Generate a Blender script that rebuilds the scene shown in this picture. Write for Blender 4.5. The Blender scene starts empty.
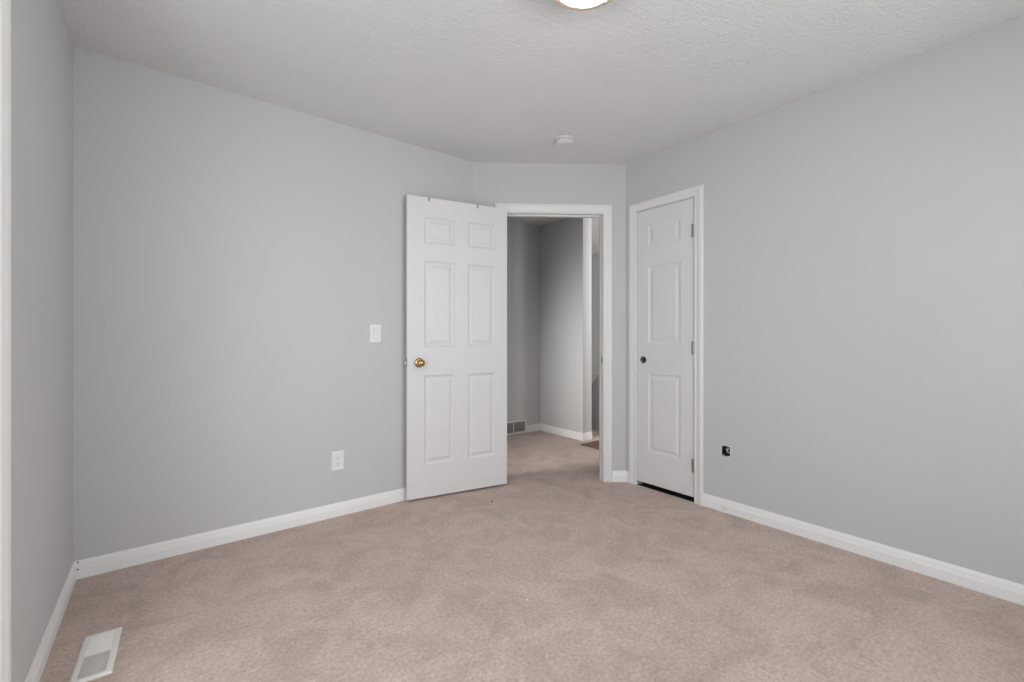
import bpy, bmesh, math, random
from mathutils import Vector, Matrix
random.seed(4)
S = bpy.context.scene
COL = S.collection
R = math.radians

# ------------------------------------------------------------ camera, light, exposure
FPX = 443.84
cam_d = bpy.data.cameras.new('camera'); cam = bpy.data.objects.new('camera', cam_d); COL.objects.link(cam)
cam.location = (0, 0, 1.106); cam.rotation_euler = (R(90), 0, -R(38.1057))
cam_d.sensor_fit = 'HORIZONTAL'; cam_d.sensor_width = 36; cam_d.lens = FPX / 1024 * 36
cam_d.shift_y = -(341 - 337.7) / 1024
cam_d.clip_start = 0.02
S.camera = cam
S.view_settings.view_transform = 'Standard'
try: S.view_settings.look = 'None'
except Exception: pass
S.view_settings.gamma = 1; S.view_settings.use_curve_mapping = False
S.view_settings.exposure = 0.11

world = bpy.data.worlds.new('overcast_sky'); S.world = world; world.use_nodes = True
world.node_tree.nodes['Background'].inputs[0].default_value = (0.86, 0.93, 1, 1)
world.node_tree.nodes['Background'].inputs[1].default_value = 1.6

def area(name, loc, rot, sx, sy, energy, col, spread=180):
    d = bpy.data.lights.new(name, 'AREA'); d.shape = 'RECTANGLE'; d.size = sx; d.size_y = sy
    d.energy = energy; d.color = col; d.spread = R(spread)
    o = bpy.data.objects.new(name, d); COL.objects.link(o); o.location = loc; o.rotation_euler = rot
    return o
# daylight through the bedroom's tall side window, through the window behind the camera and down the stairwell, plus an added hall fill
area('daylight_side_window', (-0.66, 0.86, 1.12), (0, R(-68), R(38)), 1.9, 0.46, 15, (1.0, 0.99, 0.985))
area('daylight_rear_window', (1.45, -1.06, 1.45), (R(86), 0, R(30)), 1.6, 1.3, 33, (1.0, 0.99, 0.985))
area('hall_fill', (1.34, 3.16, 1.25), (0, R(-74), R(-12)), 1.5, 0.2, 10, (1.0, 0.975, 0.945), 75)  # unseen fill lamp, added to brighten the hall stub wall and carpet
area('daylight_stair_window', (4.32, 0.72, 1.75), (R(90), 0, R(-20)), 0.8, 1.0, 84, (1.0, 0.97, 0.94))

# ------------------------------------------------------------ materials
def mat(name, col, rough=0.6, metal=0.0, noise=None, bump=None, spec=0.5, emit=None):
    """noise=(scale, amount)  bump=(scale, strength, distance, detail)"""
    m = bpy.data.materials.new(name); m.use_nodes = True
    nt = m.node_tree; b = nt.nodes['Principled BSDF']
    b.inputs['Base Color'].default_value = (*col, 1); b.inputs['Roughness'].default_value = rough
    b.inputs['Metallic'].default_value = metal; b.inputs['Specular IOR Level'].default_value = spec
    tc = nt.nodes.new('ShaderNodeTexCoord')
    if noise:
        n = nt.nodes.new('ShaderNodeTexNoise'); n.inputs['Scale'].default_value = noise[0]; n.inputs['Detail'].default_value = 3
        nt.links.new(tc.outputs['Object'], n.inputs['Vector'])
        r = nt.nodes.new('ShaderNodeValToRGB')
        r.color_ramp.elements[0].position = 0.3; r.color_ramp.elements[1].position = 0.7
        r.color_ramp.elements[0].color = (*[c * (1 - noise[1]) for c in col], 1)
        r.color_ramp.elements[1].color = (*[min(1, c * (1 + noise[1])) for c in col], 1)
        nt.links.new(n.outputs['Fac'], r.inputs['Fac']); nt.links.new(r.outputs['Color'], b.inputs['Base Color'])
    if bump:
        n = nt.nodes.new('ShaderNodeTexNoise'); n.inputs['Scale'].default_value = bump[0]; n.inputs['Detail'].default_value = bump[3]
        nt.links.new(tc.outputs['Object'], n.inputs['Vector'])
        k = nt.nodes.new('ShaderNodeBump'); k.inputs['Strength'].default_value = bump[1]; k.inputs['Distance'].default_value = bump[2]
        nt.links.new(n.outputs['Fac'], k.inputs['Height']); nt.links.new(k.outputs['Normal'], b.inputs['Normal'])
    if emit:
        b.inputs['Emission Color'].default_value = (*emit[0], 1); b.inputs['Emission Strength'].default_value = emit[1]
    return m

WALL = mat('wall_paint', (0.573, 0.576, 0.581), 0.75, noise=(1.3, 0.012), bump=(160, 0.10, 0.002, 2), spec=0.25)
CEIL = mat('textured_ceiling_paint', (0.75, 0.752, 0.755), 0.9, noise=(3, 0.012), bump=(78, 0.7, 0.0085, 4), spec=0.1)
TRIM = mat('white_trim_paint', (0.77, 0.77, 0.768), 0.38, noise=(4, 0.008), spec=0.4)
DOOR = mat('white_door_paint', (0.72, 0.72, 0.72), 0.42, noise=(5, 0.01), bump=(220, 0.06, 0.001, 2), spec=0.4)
PLATE = mat('white_plastic', (0.80, 0.80, 0.80), 0.3, noise=(9, 0.01))
OLDPL = mat('ceiling_white_plastic', (0.70, 0.70, 0.69), 0.45, noise=(9, 0.01))
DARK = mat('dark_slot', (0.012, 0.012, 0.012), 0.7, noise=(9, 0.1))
SURR = mat('rocker_gap_shade', (0.60, 0.60, 0.60), 0.5, noise=(9, 0.02))  # shadow around the rocker put into a darker grey
SLOT = mat('grey_slot', (0.35, 0.35, 0.35), 0.7, noise=(9, 0.05))
BOX = mat('dark_box_plastic', (0.02, 0.02, 0.022), 0.5, noise=(30, 0.3))
BRASS = mat('polished_brass', (0.45, 0.325, 0.165), 0.2, 1.0, noise=(12, 0.08))
STEEL = mat('brushed_steel', (0.36, 0.35, 0.34), 0.38, 1.0, noise=(40, 0.08))
NICKEL = mat('brushed_nickel', (0.30, 0.26, 0.22), 0.5, 0.3, noise=(40, 0.05))
WIRE = mat('grey_wire', (0.22, 0.22, 0.23), 0.4, noise=(40, 0.1))
REG = mat('off_white_enamel', (0.79, 0.77, 0.74), 0.4, noise=(20, 0.02))
GRIN = mat('grille_shadow_grey', (0.24, 0.24, 0.24), 0.7, noise=(20, 0.05))
REGIN = mat('register_damper', (0.85, 0.84, 0.81), 0.5, noise=(20, 0.03))
WOODCORE = mat('door_core_fibre', (0.45, 0.44, 0.43), 0.8, noise=(60, 0.1))
SPACK = mat('wall_filler', (0.68, 0.68, 0.68), 0.85, noise=(60, 0.05))
MAT = mat('brown_mat_fibre', (0.21, 0.145, 0.115), 0.95, noise=(120, 0.3), bump=(300, 0.8, 0.004, 2), spec=0.1)
LINT = mat('dark_lint', (0.06, 0.05, 0.045), 0.9, noise=(60, 0.2))
LINTL = mat('pale_lint', (0.75, 0.73, 0.70), 0.9, noise=(60, 0.05))
PUTTY = mat('yellowed_putty', (0.76, 0.77, 0.68), 0.6, noise=(30, 0.03))
GLOW = mat('lit_opal_glass', (0.9, 0.88, 0.84), 0.3, noise=(9, 0.01), emit=((1.0, 0.95, 0.88), 25.0))

def carpet():
    m = bpy.data.materials.new('beige_carpet'); m.use_nodes = True; nt = m.node_tree; b = nt.nodes['Principled BSDF']
    b.inputs['Roughness'].default_value = 1; b.inputs['Specular IOR Level'].default_value = 0.05
    b.inputs['Sheen Weight'].default_value = 0.15; b.inputs['Sheen Roughness'].default_value = 0.6
    tc = nt.nodes.new('ShaderNodeTexCoord')
    def noise(scale, detail, dist=0, rough=0.5):
        n = nt.nodes.new('ShaderNodeTexNoise'); n.inputs['Scale'].default_value = scale; n.inputs['Detail'].default_value = detail
        n.inputs['Distortion'].default_value = dist; n.inputs['Roughness'].default_value = rough
        nt.links.new(tc.outputs['Object'], n.inputs['Vector']); return n.outputs['Fac']
    def ramp(fac, p0, c0, p1, c1):
        r = nt.nodes.new('ShaderNodeValToRGB'); r.color_ramp.elements[0].position = p0; r.color_ramp.elements[1].position = p1
        r.color_ramp.elements[0].color = (*c0, 1); r.color_ramp.elements[1].color = (*c1, 1)
        nt.links.new(fac, r.inputs['Fac']); return r.outputs['Color']
    def mul(a, c):
        x = nt.nodes.new('ShaderNodeMix'); x.data_type = 'RGBA'; x.blend_type = 'MULTIPLY'; x.inputs[0].default_value = 1
        nt.links.new(a, x.inputs[6]); nt.links.new(c, x.inputs[7]); return x.outputs[2]
    base = ramp(noise(1.1, 2, 0.5), 0.38, (0.60, 0.488, 0.422), 0.62, (0.61, 0.482, 0.430))
    nap = ramp(noise(4.5, 6, 1.2, 0.6), 0.34, (0.85, 0.842, 0.835), 0.60, (1.05, 1.05, 1.05))
    tuft = ramp(noise(70, 4, 0, 0.7), 0.33, (0.78, 0.775, 0.77), 0.68, (1.18, 1.18, 1.18))
    c = mul(mul(base, nap), tuft); nt.links.new(c, b.inputs['Base Color'])
    k = nt.nodes.new('ShaderNodeBump'); k.inputs['Strength'].default_value = 0.7; k.inputs['Distance'].default_value = 0.012
    nt.links.new(noise(110, 5, 0, 0.75), k.inputs['Height'])
    k2 = nt.nodes.new('ShaderNodeBump'); k2.inputs['Strength'].default_value = 0.35; k2.inputs['Distance'].default_value = 0.02
    nt.links.new(noise(9, 3, 0.5), k2.inputs['Height']); nt.links.new(k.outputs['Normal'], k2.inputs['Normal'])
    nt.links.new(k2.outputs['Normal'], b.inputs['Normal'])
    return m
CARPET = carpet()
def glass():
    m = bpy.data.materials.new('window_glass'); m.use_nodes = True; nt = m.node_tree
    for n in list(nt.nodes): nt.nodes.remove(n)
    o = nt.nodes.new('ShaderNodeOutputMaterial'); t = nt.nodes.new('ShaderNodeBsdfTransparent'); g = nt.nodes.new('ShaderNodeBsdfGlossy')
    g.inputs['Roughness'].default_value = 0.02; x = nt.nodes.new('ShaderNodeMixShader'); x.inputs[0].default_value = 0.06
    nt.links.new(t.outputs[0], x.inputs[1]); nt.links.new(g.outputs[0], x.inputs[2]); nt.links.new(x.outputs[0], o.inputs[0])
    return m
GLASS = glass()
BASEB = mat('white_baseboard_paint', (0.86, 0.86, 0.862), 0.35, noise=(4, 0.008), spec=0.4)
VINYL = mat('white_window_vinyl', (0.90, 0.90, 0.89), 0.35, noise=(4, 0.005))

# ------------------------------------------------------------ mesh helpers
class MB:
    def __init__(s): s.v = []; s.f = []
    def add(s, vs, fs):
        n = len(s.v); s.v += [tuple(v) for v in vs]; s.f += [tuple(i + n for i in f) for f in fs]; return s
    def box(s, x0, x1, y0, y1, z0, z1):
        return s.add([(x0,y0,z0),(x1,y0,z0),(x1,y1,z0),(x0,y1,z0),(x0,y0,z1),(x1,y0,z1),(x1,y1,z1),(x0,y1,z1)],
                     [(0,3,2,1),(4,5,6,7),(0,1,5,4),(1,2,6,5),(2,3,7,6),(3,0,4,7)])
    def lathe(s, prof, n=32, axis='z', c=(0,0,0)):
        """prof: (radius, height) pairs along the axis, capped where radius is 0"""
        vs = []; fs = []
        for r, h in prof:
            for k in range(n):
                a = 2*math.pi*k/n; p = (r*math.cos(a), r*math.sin(a), h)
                if axis == 'y': p = (p[0], h, p[1])
                if axis == 'x': p = (h, p[0], p[1])
                vs.append((p[0]+c[0], p[1]+c[1], p[2]+c[2]))
        for i in range(len(prof)-1):
            for k in range(n):
                fs.append((i*n+k, i*n+(k+1)%n, (i+1)*n+(k+1)%n, (i+1)*n+k))
        return s.add(vs, fs)
    def tube(s, pts, r, n=8):
        vs = []; fs = []; pts = [Vector(p) for p in pts]
        for i, p in enumerate(pts):
            t = (pts[min(i+1, len(pts)-1)] - pts[max(i-1, 0)]).normalized()
            u = t.orthogonal().normalized() if i == 0 else (u - t*u.dot(t)).normalized()
            w = t.cross(u)
            for k in range(n):
                a = 2*math.pi*k/n; vs.append(p + (u*math.cos(a)+w*math.sin(a))*r)
        for i in range(len(pts)-1):
            for k in range(n): fs.append((i*n+k, i*n+(k+1)%n, (i+1)*n+(k+1)%n, (i+1)*n+k))
        fs.append(tuple(range(n))); fs.append(tuple((len(pts)-1)*n+k for k in range(n)))
        return s.add(vs, fs)
    def prism(s, poly, x0, x1, plane='yz'):
        n = len(poly); vs = []
        for x in (x0, x1):
            for a, b in poly: vs.append({'yz': (x,a,b), 'xz': (a,x,b), 'xy': (a,b,x)}[plane])
        return s.add(vs, [tuple(range(n)), tuple(range(n, 2*n))] + [(i, (i+1)%n, n+(i+1)%n, n+i) for i in range(n)])
    def build(s, name, m, parent=None, loc=None, rotz=None, bevel=0, smooth=False, weld=True):
        me = bpy.data.meshes.new(name); me.from_pydata(s.v, [], s.f); me.materials.append(m)
        bm = bmesh.new(); bm.from_mesh(me)
        if weld: bmesh.ops.remove_doubles(bm, verts=bm.verts, dist=1e-6)
        bmesh.ops.recalc_face_normals(bm, faces=bm.faces)
        bm.to_mesh(me); bm.free()
        o = bpy.data.objects.new(name, me); COL.objects.link(o)
        if parent: o.parent = parent
        if loc is not None: o.location = loc
        if rotz is not None: o.rotation_euler = (0, 0, rotz)
        if smooth:
            for p in me.polygons: p.use_smooth = True
            e = o.modifiers.new('edges', 'EDGE_SPLIT'); e.split_angle = R(38)
        if bevel:
            b = o.modifiers.new('bevel', 'BEVEL'); b.width = bevel; b.segments = 2; b.limit_method = 'ANGLE'; b.angle_limit = R(40)
        return o

def tag(o, label, cat=None, group=None, kind=None):
    o['label'] = label
    if cat: o['category'] = cat
    if group: o['group'] = group
    if kind: o['kind'] = kind
    return o
def struct(o, label, cat): return tag(o, label, cat, kind='structure')
def empty(name, loc, rotz, label, cat, group=None, kind=None):
    o = bpy.data.objects.new(name, None); COL.objects.link(o); o.location = loc; o.rotation_euler = (0,0,rotz); o.empty_display_size = .05
    return tag(o, label, cat, group, kind)

def wall_mb(L0, L1, H0, H1, T, holes=()):
    """slab in the local frame x along, y from 0 (room face) to -T, z up, with rectangular holes (x0,x1,z0,z1)"""
    xs = sorted({L0, L1, *[h[0] for h in holes], *[h[1] for h in holes]}); zs = sorted({H0, H1, *[h[2] for h in holes], *[h[3] for h in holes]})
    def solid(i, j):
        if i < 0 or j < 0 or i >= len(xs)-1 or j >= len(zs)-1: return False
        cx = (xs[i]+xs[i+1])/2; cz = (zs[j]+zs[j+1])/2
        return not any(h[0] < cx < h[1] and h[2] < cz < h[3] for h in holes)
    m = MB()
    for i in range(len(xs)-1):
        for j in range(len(zs)-1):
            if not solid(i, j): continue
            a, b, c, d = xs[i], xs[i+1], zs[j], zs[j+1]
            for y in (0, -T): m.add([(a,y,c),(b,y,c),(b,y,d),(a,y,d)], [(0,1,2,3)])
            if not solid(i-1, j): m.add([(a,0,c),(a,-T,c),(a,-T,d),(a,0,d)], [(0,1,2,3)])
            if not solid(i+1, j): m.add([(b,0,c),(b,-T,c),(b,-T,d),(b,0,d)], [(0,1,2,3)])
            if not solid(i, j-1): m.add([(a,0,c),(b,0,c),(b,-T,c),(a,-T,c)], [(0,1,2,3)])
            if not solid(i, j+1): m.add([(a,0,d),(b,0,d),(b,-T,d),(a,-T,d)], [(0,1,2,3)])
    return m

# ------------------------------------------------------------ plan of the place (metres)
H = 2.44; T = 0.115
XD = -0.326; YA = 2.836; YE = -0.80
P1 = Vector((1.845, 2.836)); P2 = Vector((2.802, 2.150)); XC = 2.802
bd = (P2 - P1).normalized(); LB = (P2 - P1).length
ROT_A = R(180); ROT_C = R(90); ROT_D = R(-90); ROT_E = 0.0
ROT_B = math.atan2(-bd.y, -bd.x)
def onB(t, m=0):                       # t metres from the left corner of the door wall, m metres into the room
    n = Vector((-math.sin(ROT_B), math.cos(ROT_B)))
    q = P1 + bd*t + n*m; return (q.x, q.y, 0)

# floor and ceiling
struct(MB().box(-0.62, 5.6, -1.05, 5.4, -0.12, 0).build('floor', CARPET), 'beige cut pile carpet covering the bedroom floor and running out into the hall', 'carpet')
struct(MB().box(-0.62, 5.6, -1.05, 5.4, H, H+0.12).build('ceiling', CEIL), 'pale grey stippled ceiling', 'ceiling')

struct(MB().box(XC+0.002, 3.45, 1.0, 2.16, 0.0, 0.003).build('closet_shade_slab', DARK), 'black slab carrying painted shade in the gap under the closet door', 'floor')  # closet shade put into a black slab so the gap looks dark
# walls of the bedroom: local x runs to the left as one faces the wall from inside
struct(wall_mb(-(P1.x+0.05), -(XD-T), 0, H, T).build('wall_left', WALL, loc=(0, YA, 0), rotz=ROT_A), 'long light grey wall with the switch and outlet, behind the open door', 'wall')
D0, D1, DH = 0.238, 0.997, 2.056         # bedroom doorway along the wall with the door
struct(wall_mb(-LB-0.03, 0, 0, H, T, [(-D1-0.018, -D0+0.018, 0, DH+0.018)]).build('wall_back', WALL, loc=(P1.x, P1.y, 0), rotz=ROT_B), 'short angled light grey wall around the bedroom doorway', 'wall')
C0, C1, CH = 0.101, 0.560, 2.050         # closet doorway, distances from corner P2 along the right wall
JB = (0.748, 0.799, 0.358, 0.418)        # cut-out in the right wall
struct(wall_mb(-(P2.y-YE)-T, 0.0, 0, H, T, [(-C1-0.018, -C0+0.018, 0, CH+0.018), (-JB[1], -JB[0], JB[2], JB[3])]).build('wall_right', WALL, loc=(XC, P2.y, 0), rotz=ROT_C), 'light grey wall on the right with the closet door', 'wall')
WY0, WY1, WZ0, WZ1 = 0.02, 1.640, 0.10, 2.14
struct(wall_mb(-YA, -YE+T, 0, H, 0.16, [(-WY1, -WY0, WZ0, WZ1)]).build('wall_near_left', WALL, loc=(XD, 0, 0), rotz=ROT_D), 'narrow strip of light grey window wall at the left edge of the view', 'wall')
struct(wall_mb(XD-T, XC+T, 0, H, 0.16, [(0.6, 2.3, 0.8, 2.1)]).build('wall_front', WALL, loc=(0, YE, 0), rotz=ROT_E), 'light grey wall behind the camera with a window', 'wall')

# walls of the hall, closet and stairwell
YH = 3.968; XH = 3.54; YN = 3.28
struct(MB().box(1.1, XH+0.137, YH, YH+T, 0, H).build('wall_hall_left', WALL), 'grey hall wall straight ahead through the doorway, above the air return', 'wall')
struct(MB().box(XH, XH+0.137, YN, YH, 0, H).build('wall_hall_end', WALL), 'grey stub wall in the hall ending beside the stairwell', 'wall')
struct(MB().box(1.6, 1.7, 3.80, YH, 0, H).box(1.6, 1.7, YA+T, 3.80, 2.06, H).build('wall_hall_close', WALL), 'grey hall wall around an opening added to let fill light in', 'wall')  # opening is made up, it lets the hall fill lamp through
struct(MB().box(1.1, 1.2, YA+T, YH, 0, H).build('wall_fill_enclosure', WALL), 'unseen grey wall closing off the added hall fill lamp', 'wall')  # added behind the fill lamp to keep sky light out
struct(MB().box(XC+T, 3.45, 2.16, 2.26, 0, H).build('wall_closet_side', WALL), 'grey wall between closet and hall', 'wall')
struct(MB().box(3.45, 3.76, 2.26, 2.58, 0, H).build('wall_stair_light_block', WALL), 'unseen grey wall stub added to keep stair light off the hall wall', 'wall')  # out of view, added to shade the hall wall from the stair lamp
struct(MB().box(3.45, 3.55, 0.9, 2.26, 0, H).build('wall_closet_back', WALL), 'grey wall behind the closet', 'wall')
struct(MB().box(XC+T, 3.45, 0.9, 1.0, 0, H).build('wall_closet_end', WALL), 'grey wall at the far end of the closet', 'wall')
struct(MB().box(5.36, 5.46, 0.8, 5.2, 0, H).build('wall_stair_far', WALL), 'pale wall on the far side of the stairwell', 'wall')
struct(MB().box(XH+0.137, 5.46, 5.2, 5.3, 0, H).build('wall_stair_left', WALL), 'pale wall at the head of the stairwell', 'wall')
struct(MB().box(XH+0.037, XH+0.137, YH+T, 5.2, 0, H).build('wall_stair_near', WALL), 'pale wall of the stairwell beyond the stub wall', 'wall')
struct(wall_mb(3.45, 5.46, 0, H, 0.1, [(3.8, 5.1, 1.25, 2.25)]).build('wall_stair_right', WALL, loc=(0, 0.9, 0), rotz=0), 'stairwell wall with a window', 'wall')

# half wall beside the stairs with a sloped white cap
hw = MB().prism([(4.6, 0), (4.6, 0.02), (4.16, 0.04), (2.5, 1.56), (2.2, 1.56), (2.2, 0)], 4.05, 4.15).build('wall_stair_half', WALL)
struct(hw, 'low grey half wall with a sloped top beside the stairs', 'wall')
MB().prism([(4.17, 0.030), (4.19, 0.058), (2.51, 1.605), (2.2, 1.605), (2.2, 1.562), (2.495, 1.562)], 4.025, 4.175).build('cap', TRIM, hw, bevel=0.004)['label'] = 'sloped white cap'

# ------------------------------------------------------------ trim: swept profiles with mitred ends
BASE = [(0, 0), (0.0110, 0), (0.0110, 0.046), (0.0088, 0.050), (0.0098, 0.053), (0.0085, 0.058), (0.0075, 0.068), (0.0055, 0.075), (0.004, 0.082), (0, 0.082)]
def baseboard(name, a, b, m0, m1, label):
    """a->b with the room on the left-hand side; m0, m1: mitre slope at each end (shift along the run per metre of offset)"""
    a = Vector(a); b = Vector(b); d = (b-a).normalized(); n = Vector((-d.y, d.x)); vs = []
    for p, s in ((a, m0), (b, -m1)):
        for o, z in BASE:
            q = p + n*o + d*o*s; vs.append((q.x, q.y, z))
    k = len(BASE)
    fs = [tuple(range(k)), tuple(range(k, 2*k))] + [(i, (i+1)%k, k+(i+1)%k, k+i) for i in range(k)]
    return struct(MB().add(vs, fs).build(name, BASEB), label, 'baseboard')
ang1 = math.acos(bd.x)                       # turn between left wall and door wall
ang2 = math.pi/2 - ang1                      # turn between door wall and right wall
CW = 0.066
baseboard('baseboard_right', (XC, YE), (XC, P2.y-C1-0.004-0.062), 1, 0, 'white moulded baseboard along the foot of the right wall')
baseboard('baseboard_corner', (XC, P2.y-C0+0.004+0.062), (XC, P2.y), 0, math.tan(ang2/2), 'sliver of white baseboard between closet casing and corner')
e = onB(D1+0.006+CW); baseboard('baseboard_back', (P2.x, P2.y), e[:2], math.tan(ang2/2), 0, 'short white baseboard between the doorway casing and the closet casing')
e = onB(D0-0.006-CW); baseboard('baseboard_hidden', e[:2], (P1.x, P1.y), 0, math.tan(ang1/2), 'short white baseboard behind the open door')
bl = baseboard('baseboard_left', (P1.x, P1.y), (XD, YA), math.tan(ang1/2), 1, 'white moulded baseboard along the foot of the long left wall')
bn = baseboard('baseboard_near_left', (XD, YA), (XD, 1.711), 1, 0, 'white moulded baseboard along the foot of the window wall')
baseboard('baseboard_near_left', (XD, -0.06), (XD, YE), 0, 1, 'white baseboard of the window wall behind the camera')
baseboard('baseboard_front', (XD, YE), (XC, YE), 1, 1, 'white baseboard of the wall behind the camera')
baseboard('baseboard_hall', (XH, YH), (3.322, YH), 1, 0, 'short white hall baseboard between air return and hall corner')
baseboard('baseboard_hall', (2.938, YH), (1.7, YH), 0, 0, 'white hall baseboard hidden behind the open door')
baseboard('baseboard_hall', (XH, YN), (XH, YH), -1, 1, 'white hall baseboard along the stub wall')
baseboard('baseboard_hall', (XH+0.137, YN), (XH, YN), 0, -1, 'white baseboard round the end of the stub wall by the stairwell')
# nail marks at the corner joint, a yellowed filler spot on the right baseboard
for z in (0.045, 0.075):
    MB().lathe([(0, 0), (0.0035, 0), (0.0035, 0.0012), (0, 0.0012)], 10, 'y').build('nail_mark', DARK, bl, loc=(bl.location.x+XD+0.0155, YA-0.0122 if z < .05 else YA-0.0062, z))
MB().box(-0.018, 0.018, -0.0005, 0.0008, 0, 0.026).build('filler_spot', PUTTY, bpy.data.objects['baseboard_right'], loc=(XC-0.0110, P2.y-0.768, 0.010), rotz=ROT_C)['label'] = 'yellowed filler spot'

CAS = [(0, 0), (0, 0.008), (0.006, 0.011), (0.010, 0.0085), (0.024, 0.0095), (0.034, 0.0135), (0.040, 0.0165), (0.056, 0.0165), (0.062, 0.015), (0.066, 0.011), (0.066, 0)]
def casing_mb(x0, x1, z1, w=0.066, z0=0.0, four=False):
    """moulded casing round an opening x0..x1 (inner edge), z up to z1; local frame with y out into the room"""
    prof = [(o*w/0.066, h) for o, h in CAS]; k = len(prof); m = MB()
    if four: path = [((x0, z0), (-1, -1)), ((x0, z1), (-1, 1)), ((x1, z1), (1, 1)), ((x1, z0), (1, -1))]
    else: path = [((x0, z0), (-1, 0)), ((x0, z1), (-1, 1)), ((x1, z1), (1, 1)), ((x1, z0), (1, 0))]
    vs = [(p[0]+d[0]*o, h, p[1]+d[1]*o) for p, d in path for o, h in prof]
    n = len(path); fs = []
    for s in range(n if four else n-1):
        for i in range(k):
            j = (i+1) % k; a = s*k; b = ((s+1) % n)*k; fs.append((a+i, a+j, b+j, b+i))
    if not four: fs += [tuple(range(k)), tuple((n-1)*k+i for i in range(k))]
    return m.add(vs, fs)

def jamb_mb(x0, x1, z1, T, w=0.018, stop=None):
    m = MB()
    m.box(x0-w, x0, -T, 0.0, 0, z1+w); m.box(x1, x1+w, -T, 0.0, 0, z1+w); m.box(x0, x1, -T, 0.0, z1, z1+w)
    if stop is not None:
        s0, s1 = stop
        m.box(x0, x0+0.011, s0, s1, 0, z1); m.box(x1-0.011, x1, s0, s1, 0, z1); m.box(x0+0.011, x1-0.011, s0, s1, z1-0.011, z1)
    return m

# bedroom doorway
fr = casing_mb(-D1-0.006, -D0+0.006, DH+0.006).build('trim_1', TRIM, loc=(P1.x, P1.y, 0), rotz=ROT_B, smooth=True)
struct(fr, 'white moulded casing and jamb around the bedroom doorway', 'door frame')
jb = jamb_mb(-D1, -D0, DH, T, stop=(-0.073, -0.038)).build('jamb', TRIM, fr, bevel=0.0015)
sp = MB().box(-D1-0.0002, -D1+0.0018, -0.034, 0.0, 0.905, 0.965).build('strike_plate', STEEL, fr)
MB().box(-D1+0.0016, -D1+0.0024, -0.026, -0.008, 0.920, 0.950).build('latch_hole', DARK, sp)
MB().lathe([(0, 0), (0.004, 0), (0.004, 0.002), (0, 0.002)], 12, 'x', (-D1, -0.018, 0.735)).build('screw_hole', STEEL, fr)
MB().add(*(lambda m: (m.v, m.f))(casing_mb(-D1-0.006, -D0+0.006, DH+0.006))).build('hall_casing', TRIM, fr, loc=(-D0-D1, -T, 0), rotz=math.pi)
# closet doorway
fr2 = casing_mb(-C1-0.004, -C0+0.004, CH+0.004, w=0.062).build('trim_2', TRIM, loc=(XC, P2.y, 0), rotz=ROT_C, smooth=True)
struct(fr2, 'white moulded casing and jamb around the closet door', 'door frame')
jamb_mb(-C1, -C0, CH, T, stop=(-0.075, -0.040)).build('jamb', TRIM, fr2, bevel=0.0015)

# ------------------------------------------------------------ panelled doors
def panel_leaf(W, Z0, Z1, TH, panels, deep=1.0):
    """leaf in local frame: x 0..W, front face y=0, back y=-TH; panels (x0,x1,z0,z1) with a sunk moulding and a raised field on both faces"""
    m = MB()
    xs = sorted({0, W, *[p[0] for p in panels], *[p[1] for p in panels]}); zs = sorted({Z0, Z1, *[p[2] for p in panels], *[p[3] for p in panels]})
    rings = [(0, 0), (0.003, -0.0035), (0.009, -0.0065), (0.013, -0.0085), (0.021, -0.0085), (0.034, -0.0045), (0.040, -0.0025), (0.043, -0.002)]
    for sgn, y0 in ((1, 0), (-1, -TH)):
        for i in range(len(xs)-1):
            for j in range(len(zs)-1):
                cx = (xs[i]+xs[i+1])/2; cz = (zs[j]+zs[j+1])/2
                if any(p[0] < cx < p[1] and p[2] < cz < p[3] for p in panels): continue
                m.add([(xs[i],y0,zs[j]),(xs[i+1],y0,zs[j]),(xs[i+1],y0,zs[j+1]),(xs[i],y0,zs[j+1])], [(0,1,2,3)])
        for x0, x1, z0, z1 in panels:
            vs = []; fs = []
            for ins, dp in rings:
                y = y0 + sgn*dp*deep
                vs += [(x0+ins,y,z0+ins),(x1-ins,y,z0+ins),(x1-ins,y,z1-ins),(x0+ins,y,z1-ins)]
            for r in range(len(rings)-1):
                for k in range(4): fs.append((4*r+k, 4*r+(k+1)%4, 4*r+4+(k+1)%4, 4*r+4+k))
            q = 4*(len(rings)-1); fs.append((q, q+1, q+2, q+3)); m.add(vs, fs)
    for a, b in ((xs, Z0), (xs, Z1)):
        for i in range(len(xs)-1): m.add([(xs[i],0,b),(xs[i+1],0,b),(xs[i+1],-TH,b),(xs[i],-TH,b)], [(0,1,2,3)])
    for x in (0, W):
        for j in range(len(zs)-1): m.add([(x,0,zs[j]),(x,0,zs[j+1]),(x,-TH,zs[j+1]),(x,-TH,zs[j])], [(0,1,2,3)])
    return m

LW = 0.750; ROT_L = math.atan2(2.772-2.635, 1.278-2.019)
cols = [(0.098, 0.313), (0.415, 0.632)]; rows = [(1.755, 1.933), (1.044, 1.632), (0.238, 0.848)]
leaf = panel_leaf(LW, 0.016, 2.066, 0.035, [(a, b, c, d) for a, b in cols for c, d in rows], 1.3).build('door_1', DOOR, loc=(2.019, 2.635, 0), rotz=ROT_L)
struct(leaf, 'white six-panel bedroom door standing wide open against the left wall, brass knob', 'door')
def knob_mb(y0, s):
    pr = [(0, 0), (0.032, 0), (0.033, 0.002), (0.030, 0.006), (0.020, 0.009), (0.0125, 0.012), (0.0115, 0.026), (0.016, 0.031), (0.0235, 0.036), (0.0265, 0.044), (0.0255, 0.053), (0.0205, 0.060), (0.014, 0.0625), (0.011, 0.0605), (0.0075, 0.0615), (0, 0.062)]
    return MB().lathe([(r, y0 + s*h) for r, h in pr], 36, 'y', (0.668, 0, 0.936))
kn = knob_mb(0.0, 1).build('door_knob', BRASS, leaf, smooth=True); kn['label'] = 'polished brass knob'
knob_mb(-0.035, -1).build('door_knob', BRASS, leaf, smooth=True)['label'] = 'polished brass knob on the wall side'
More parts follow.
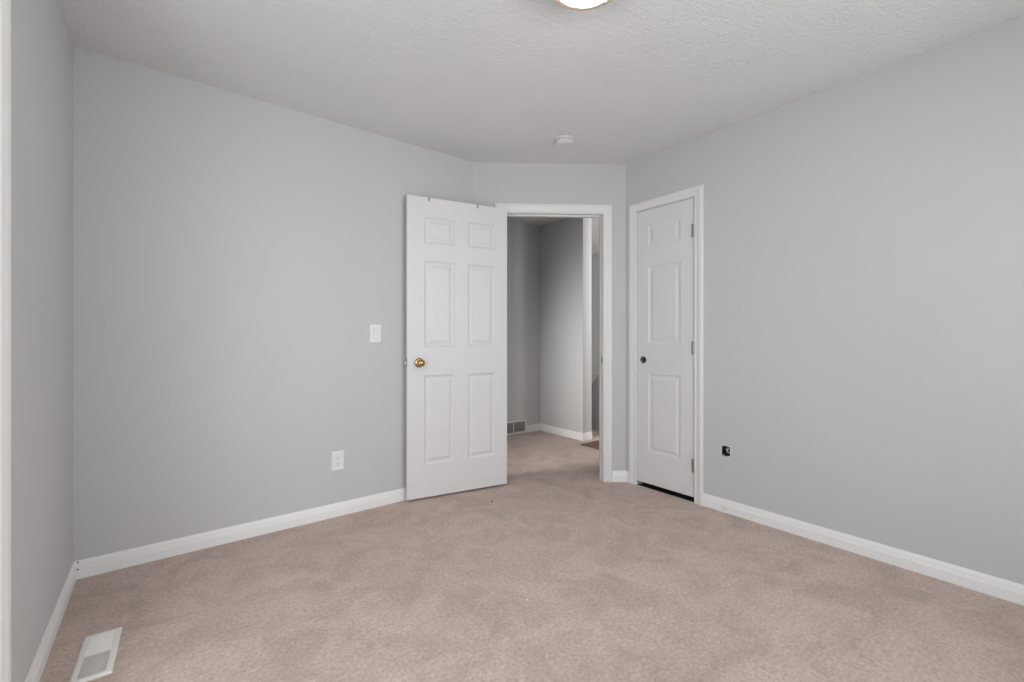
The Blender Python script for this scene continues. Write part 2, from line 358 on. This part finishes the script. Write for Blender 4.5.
lp = MB().box(LW-0.0004, LW+0.0012, -0.030, -0.005, 0.907, 0.965).build('latch_plate', STEEL, leaf, bevel=0.0004); lp['label'] = 'dark metal latch plate'
MB().prism([(LW+0.001, -0.024), (LW+0.011, -0.013), (LW+0.011, -0.011), (LW+0.001, -0.011)], 0.926, 0.946, 'xy').build('latch_bolt', STEEL, lp)
for z in (0.25, 1.05, 1.83):
    MB().lathe([(0, z-0.044), (0.006, z-0.044), (0.006, z+0.044), (0, z+0.044)], 14, 'z', (0.002, -0.039, 0)).build('hinge', BRASS, leaf, smooth=True)

CL0 = C0+0.003; CLW = 0.453            # closet leaf: local x from its hinge edge (right) towards the corner
cp = [(0.097, 0.356)]
crow = [(1.772, 1.932), (1.066, 1.628), (0.268, 0.842)]
cleaf = panel_leaf(CLW, 0.034, 2.046, 0.035, [(a, b, c, d) for a, b in cp for c, d in crow], 0.75).build('door_2', DOOR, loc=(XC-0.001, P2.y-C1+0.003, 0), rotz=ROT_C)
struct(cleaf, 'narrow white three-panel closet door, closed, with an empty round knob hole', 'door')
kx = 0.400
cut = MB().lathe([(0, 0.05), (0.0265, 0.05), (0.0265, -0.09), (0, -0.09)], 40, 'y', (kx, 0, 0.941)).build('knob_hole_cutter', WOODCORE, loc=cleaf.location, rotz=ROT_C)
cleaf.data.materials.append(WOODCORE)
bo = cleaf.modifiers.new('bore', 'BOOLEAN'); bo.operation = 'DIFFERENCE'; bo.object = cut; bo.solver = 'EXACT'
bpy.context.view_layer.update()
dg = bpy.context.evaluated_depsgraph_get()
nm = bpy.data.meshes.new_from_object(cleaf.evaluated_get(dg)); cleaf.modifiers.clear(); cleaf.data = nm
bpy.data.objects.remove(cut)
lt = MB().lathe([(0, kx+0.0255), (0.0085, kx+0.0255), (0.0085, CLW), (0, CLW)], 16, 'x', (0, -0.0175, 0.941)).build('latch_tube', STEEL, cleaf)
MB().box(CLW-0.0005, CLW+0.001, -0.030, -0.005, 0.912, 0.970).build('latch_plate', STEEL, cleaf)
for z in (0.246, 1.037, 1.826):
    hg = MB()
    for k in range(5): hg.lathe([(0, z-0.044+k*0.0178), (0.0065, z-0.044+k*0.0178), (0.0065, z-0.044+k*0.0178+0.0168), (0, z-0.044+k*0.0178+0.0168)], 14, 'z', (-0.0015, 0.0065, 0))
    hg.box(0.0, 0.016, -0.0002, 0.0008, z-0.044, z+0.044)
    hg.build('hinge', STEEL, cleaf, smooth=True)['label'] = 'dull steel butt hinge'

# ------------------------------------------------------------ windows
# tall window in the wall beside the camera: only its casing and jamb edge show at the left edge of the frame
w1 = casing_mb(-WY1, -WY0, WZ1, four=True, z0=WZ0).build('window_1', VINYL, loc=(XD, 0, 0), rotz=ROT_D, smooth=True)
struct(w1, 'white window casing rising along the left edge of the view', 'window')
m = MB(); a, b, c, d = -WY1, -WY0, WZ0, WZ1; fw = 0.05
m.box(a, a+0.012, -0.16, 0, c, d).box(b-0.012, b, -0.16, 0, c, d).box(a, b, -0.16, 0, c, c+0.012).box(a, b, -0.16, 0, d-0.012, d)
m.build('window_reveal', VINYL, w1)
m = MB(); m.box(a+.012, a+fw, -0.15, -0.09, c+.012, d-.012).box(b-fw, b-.012, -0.15, -0.09, c+.012, d-.012).box(a+fw, b-fw, -0.15, -0.09, c+.012, c+fw).box(a+fw, b-fw, -0.15, -0.09, d-fw, d-.012)
mc = b-0.40
m.box(mc-0.025, mc+0.025, -0.15, -0.09, c+fw, d-fw); m.build('window_frame', TRIM, w1, bevel=0.003)
MB().box(a+fw, mc-0.025, -0.122, -0.118, c+fw, d-fw).build('pane', GLASS, w1)
MB().box(mc+0.025, b-fw, -0.122, -0.118, c+fw, d-fw).build('pane', GLASS, w1)
def simple_window(name, x0, x1, z0, z1, y, label):
    w = casing_mb(x0, x1, z1, four=True, z0=z0).build(name, TRIM, loc=(0, y, 0), rotz=0, smooth=True); struct(w, label, 'window')
    m = MB(); m.box(x0, x0+.05, -0.10, -0.05, z0, z1).box(x1-.05, x1, -0.10, -0.05, z0, z1).box(x0+.05, x1-.05, -0.10, -0.05, z0, z0+.05).box(x0+.05, x1-.05, -0.10, -0.05, z1-.05, z1)
    m.box((x0+x1)/2-.02, (x0+x1)/2+.02, -0.10, -0.05, z0+.05, z1-.05); m.build('window_frame', TRIM, w, bevel=0.003)
    MB().box(x0+.05, (x0+x1)/2-.02, -0.077, -0.073, z0+.05, z1-.05).build('pane', GLASS, w)
    MB().box((x0+x1)/2+.02, x1-.05, -0.077, -0.073, z0+.05, z1-.05).build('pane', GLASS, w)
simple_window('window_2', 0.6, 2.3, 0.8, 2.1, YE, 'white framed window behind the camera')
simple_window('window_3', 3.8, 5.1, 1.25, 2.25, 0.9, 'white framed window lighting the stairwell')

# ------------------------------------------------------------ ceiling light
cl = empty('ceiling_light', (1.196, 1.090, H), 0, 'round flush ceiling light, lit, with a nickel rim, cut by the top edge', 'ceiling light')
rim = MB().lathe([(0, 0), (0.135, 0), (0.147, -0.006), (0.150, -0.020), (0.150, -0.046), (0.146, -0.052), (0.124, -0.052), (0.122, -0.046), (0, -0.046)], 64).build('rim', NICKEL, cl, smooth=True)
rim['label'] = 'brushed nickel rim'
prof = [(0.1215*math.cos(t), -0.047 - 0.045*math.sin(t)) for t in [R(a) for a in range(0, 91, 6)]]
prof[-1] = (0, prof[-1][1]); shade = MB().lathe(prof, 64).build('glass_shade', GLOW, cl, smooth=True); shade['label'] = 'glowing white glass shade'

# ------------------------------------------------------------ smoke detector
sd = empty('smoke_detector', (2.127, 2.137, H), R(-38), 'round white smoke detector on the ceiling in front of the doorway', 'smoke detector')
MB().lathe([(0, 0), (0.071, 0), (0.073, -0.004), (0.071, -0.009), (0, -0.009)], 48).build('mounting_plate', OLDPL, sd, smooth=True)
bdy = MB().lathe([(0, -0.0085), (0.064, -0.009), (0.066, -0.013), (0.064, -0.022), (0.055, -0.030), (0.044, -0.034), (0.043, -0.032), (0.039, -0.032), (0.038, -0.035), (0, -0.036)], 48).build('cover', OLDPL, sd, smooth=True)
vm = MB()
for k in range(20):
    a = 2*math.pi*k/20; ca, sa = math.cos(a), math.sin(a)
    q = [(0.0655, -0.3), (0.0655, 0.3)]
    vs = []
    for z in (-0.0145, -0.0205):
        for r in (0.060, 0.0662):
            for t in (-0.0055, 0.0055): vs.append((r*ca - t*sa, r*sa + t*ca, z))
    vm.add(vs, [(0,1,3,2), (4,5,7,6), (0,1,5,4), (2,3,7,6), (0,2,6,4), (1,3,7,5)])
vm.build('vent_slots', SLOT, bdy)
MB().lathe([(0, -0.0355), (0.010, -0.0355), (0.010, -0.038), (0, -0.0385)], 20, 'z', (0.012, 0.006, 0)).build('test_button', PLATE, sd, smooth=True)

# ------------------------------------------------------------ switch and outlet on the left wall
def plate_mb(w, h, t=0.0065):
    b = 0.004
    vs = [(-w/2,0,-h/2),(w/2,0,-h/2),(w/2,0,h/2),(-w/2,0,h/2),(-w/2,t*0.5,-h/2),(w/2,t*0.5,-h/2),(w/2,t*0.5,h/2),(-w/2,t*0.5,h/2),
          (-w/2+b,t,-h/2+b),(w/2-b,t,-h/2+b),(w/2-b,t,h/2-b),(-w/2+b,t,h/2-b)]
    return MB().add(vs, [(0,1,2,3),(8,9,10,11)] + [(i,(i+1)%4,4+(i+1)%4,4+i) for i in range(4)] + [(4+i,4+(i+1)%4,8+(i+1)%4,8+i) for i in range(4)])
def screw(parent, x, z, y=0.006):
    MB().lathe([(0, y-0.0005), (0.003, y-0.0005), (0.003, y+0.0006), (0, y+0.0009)], 14, 'y', (x, 0, z)).build('screw', PLATE, parent, smooth=True)
sw = empty('light_switch', (1.089, YA, 1.134), ROT_A, 'white rocker light switch on the left wall beside the open door', 'light switch')
plate_mb(0.078, 0.120).build('wall_plate', PLATE, sw)
MB().box(-0.0185, 0.0185, 0.0055, 0.0066, -0.036, 0.036).build('rocker_surround', SURR, sw, bevel=0.0004)
MB().prism([(0.006, -0.033), (0.0085, -0.033), (0.0075, 0), (0.0115, 0.033), (0.006, 0.033)], -0.0160, 0.0160).build('rocker', PLATE, sw, bevel=0.0006)
screw(sw, 0, 0.049); screw(sw, 0, -0.049)
ou = empty('electrical_outlet', (0.849, YA, 0.343), ROT_A, 'white duplex electrical outlet low on the left wall', 'outlet')
plate_mb(0.076, 0.120).build('wall_plate', PLATE, ou)
for zc in (-0.0195, 0.0195):
    n = 24; poly = []
    for k in range(n):
        a = 2*math.pi*k/n; poly.append((max(-0.0165, min(0.0165, 0.0185*math.cos(a))), zc + max(-0.0135, min(0.0135, 0.0175*math.sin(a)))))
    rc = MB().prism(poly, 0.0055, 0.0078, 'xz').build('receptacle', PLATE, ou)
    sl = MB().box(-0.0075, -0.0055, 0.0076, 0.0081, zc-0.003, zc+0.006).box(0.0055, 0.0075, 0.0076, 0.0081, zc-0.003, zc+0.005)
    sl.lathe([(0, 0.0076), (0.0024, 0.0076), (0.0024, 0.0081), (0, 0.0081)], 12, 'y', (0, 0, zc-0.0085)); sl.build('slots', DARK, rc)
screw(ou, 0, 0)

# ------------------------------------------------------------ open electrical box in the right wall
jx = P2.y - (JB[0]+JB[1])/2; jz = (JB[2]+JB[3])/2; hw_, hh = (JB[1]-JB[0])/2, (JB[3]-JB[2])/2
eb = empty('open_electrical_box', (XC, jx, jz), ROT_C, 'small open electrical box with loose wires, low on the right wall beside the closet', 'electrical box')
bx = MB(); t = 0.002
bx.box(-hw_, hw_, -0.070, -0.068, -hh, hh).box(-hw_, -hw_+t, -0.068, -0.002, -hh, hh).box(hw_-t, hw_, -0.068, -0.002, -hh, hh)
bx.box(-hw_+t, hw_-t, -0.068, -0.002, -hh, -hh+t).box(-hw_+t, hw_-t, -0.068, -0.002, hh-t, hh); bx.build('box', BOX, eb)
def ragged(r0, r1, seed):
    rnd = random.Random(seed); n = 30; vs = []
    for k in range(n):
        a = 2*math.pi*k/n; ca, sa = math.cos(a), math.sin(a)
        s = min(hw_/max(abs(ca), 1e-6), hh/max(abs(sa), 1e-6))
        o = s + r0 + rnd.random()*r1
        vs += [(s*ca, 0.0006, s*sa), (o*ca, 0.0003, o*sa)]
    return MB().add(vs, [(2*k, 2*k+1, (2*k+3) % (2*n), (2*k+2) % (2*n)) for k in range(n)])
ragged(0.003, 0.006, 3).build('chipped_edge', SPACK, eb)
MB().box(-0.008, 0.008, -0.001, 0.001, hh-0.004, hh+0.003).build('mounting_ear', BOX, eb)
MB().box(-0.008, 0.008, -0.001, 0.001, -hh-0.003, -hh+0.004).build('mounting_ear', BOX, eb)
MB().tube([(0.012*math.cos(a), -0.030+0.010*math.sin(a*0.7)+0.012, 0.020*math.sin(a)) for a in [k*0.35 for k in range(20)]], 0.0022).build('wire', WIRE, eb, smooth=True)
MB().tube([(-0.014, -0.055, -0.022), (-0.017, -0.02, -0.016), (-0.015, 0.004, -0.004), (-0.011, 0.008, 0.008), (-0.013, -0.006, 0.020)], 0.0026).build('wire', PLATE, eb, smooth=True)['label'] = 'white wire'
MB().tube([(0.016, -0.055, -0.02), (0.020, -0.01, -0.026), (0.024, 0.003, -0.033), (0.028, 0.003, -0.036)], 0.0020).build('wire', WIRE, eb, smooth=True)
MB().tube([(0.014, -0.04, 0.02), (0.020, -0.004, 0.027), (0.027, 0.003, 0.035)], 0.0018).build('wire', WIRE, eb, smooth=True)

# ------------------------------------------------------------ floor register
fr_ = empty('floor_register', (-0.182, 2.110, 0.0), R(-2), 'off-white metal floor register set in the carpet beside the window wall', 'floor vent')
w, l = 0.0525, 0.143
m = MB(); vs = []; rings = [(w, l, 0.0), (w, l, 0.003), (w-0.006, l-0.006, 0.0065), (w-0.018, l-0.018, 0.0065), (w-0.019, l-0.019, 0.003)]
for a, b, z in rings: vs += [(-a,-b,z),(a,-b,z),(a,b,z),(-a,b,z)]
m.add(vs, [(4*r+k, 4*r+(k+1)%4, 4*r+4+(k+1)%4, 4*r+4+k) for r in range(len(rings)-1) for k in range(4)]).build('frame', REG, fr_)
MB().box(-w+0.016, w-0.016, -l+0.016, l-0.016, 0.0002, 0.0012).build('damper', REGIN, fr_)
for y0, y1, g in ((-l+0.022, -0.006, 1), (0.008, l-0.021, -1)):        # near bank leans away from the room, far bank leans back
    ys = y0
    while ys <= y1:
        q = [(ys-0.0026, 0.0034), (ys+0.0018, 0.0064), (ys+0.0026, 0.0060), (ys-0.0018, 0.0030)] if g < 0 else [(ys+0.0020, 0.0030), (ys-0.0012, 0.0064), (ys-0.0002, 0.0064), (ys+0.0030, 0.0032)]
        MB().prism(q, -w+0.0185, w-0.0185).build('louvre', REG, fr_)
        ys += 0.0066
MB().box(-w+0.018, w-0.018, -0.003, 0.004, 0.0035, 0.0067).build('cross_bar', REG, fr_)

# ------------------------------------------------------------ air return grille in the hall
ag = empty('air_return_grille', (3.130, YH, 0.082), ROT_A, 'white air return grille at the foot of the hall wall, seen through the doorway', 'vent')
W2, H2 = 0.190, 0.078
m = MB(); vs = []; rings = [(W2, H2, 0.0), (W2, H2, 0.006), (W2-0.004, H2-0.004, 0.010), (W2-0.018, H2-0.018, 0.010), (W2-0.020, H2-0.020, 0.004)]
for a, b, y in rings: vs += [(-a,y,-b),(a,y,-b),(a,y,b),(-a,y,b)]
m.add(vs, [(4*r+k, 4*r+(k+1)%4, 4*r+4+(k+1)%4, 4*r+4+k) for r in range(len(rings)-1) for k in range(4)]).build('frame', TRIM, ag)
MB().box(-W2+0.015, W2-0.015, 0.001, 0.002, -H2+0.015, H2-0.015).build('backing', GRIN, ag)
for x in (0.0,): MB().box(x-0.005, x+0.005, 0.002, 0.0095, -H2+0.019, H2-0.019).build('divider', TRIM, ag)
x = -W2+0.026
while x < W2-0.02:
    if all(abs(x-c) > 0.009 for c in (0.0,)):
        MB().prism([(x-0.002, 0.0025), (x+0.003, 0.008), (x+0.004, 0.0075), (x-0.001, 0.002)], -H2+0.019, H2-0.019, 'xy').build('louvre', TRIM, ag)
    x += 0.0115

# ------------------------------------------------------------ mat in the hall
dm = empty('door_mat', (3.70, 2.905, 0), R(1), 'dark brown mat on the hall floor beside the stairwell', 'mat')
def rounded(w, l, r, n=6):
    p = []
    for cx, cy, a0 in ((w-r, l-r, 0), (-w+r, l-r, 90), (-w+r, -l+r, 180), (w-r, -l+r, 270)):
        for k in range(n+1): a = R(a0+90*k/n); p.append((cx+r*math.cos(a), cy+r*math.sin(a)))
    return p
MB().prism(rounded(0.325, 0.270, 0.02), 0.0, 0.008, 'xy').build('binding', MAT, dm, bevel=0.003)
MB().prism(rounded(0.305, 0.250, 0.015), 0.007, 0.013, 'xy').build('pile', MAT, dm, bevel=0.003)

# ------------------------------------------------------------ two small metal hooks over the open door
def hook(label):
    h = MB(); w_ = 0.006
    h.box(-w_, w_, 0.0002, 0.0016, 2.066-0.024, 2.0676).box(-w_, w_, -0.0352, 0.0016, 2.0662, 2.0678).box(-w_, w_, -0.0368, -0.0352, 2.066-0.030, 2.0678)
    o = h.build('over_door_hook', STEEL); tag(o, label, 'hook', 'metal hooks over the top of the open door'); return o
for lx, lab in ((0.600, 'small grey metal hook over the open door top, nearer its free edge'), (0.238, 'small grey metal hook over the open door top, nearer the doorway')):
    o = hook(lab); o.rotation_euler = (0, 0, ROT_L)
    o.location = (2.019 + lx*math.cos(ROT_L), 2.635 + lx*math.sin(ROT_L), 0)

# ------------------------------------------------------------ lint on the carpet
def lint(x, y, r, m, label):
    bm = bmesh.new(); bmesh.ops.create_icosphere(bm, subdivisions=2, radius=r)
    rnd = random.Random(int(x*1000))
    for v in bm.verts: v.co *= 0.7 + 0.6*rnd.random(); v.co.z = v.co.z*0.45 + r*0.35
    me = bpy.data.meshes.new('lint'); bm.to_mesh(me); bm.free(); me.materials.append(m)
    o = bpy.data.objects.new('lint', me); COL.objects.link(o); o.location = (x, y, 0); tag(o, label, 'lint')
lint(1.738, 2.434, 0.008, LINT, 'dark speck of lint on the carpet in front of the open door')
lint(1.205, 1.434, 0.005, LINTL, 'pale speck of lint on the carpet in the middle of the bedroom')
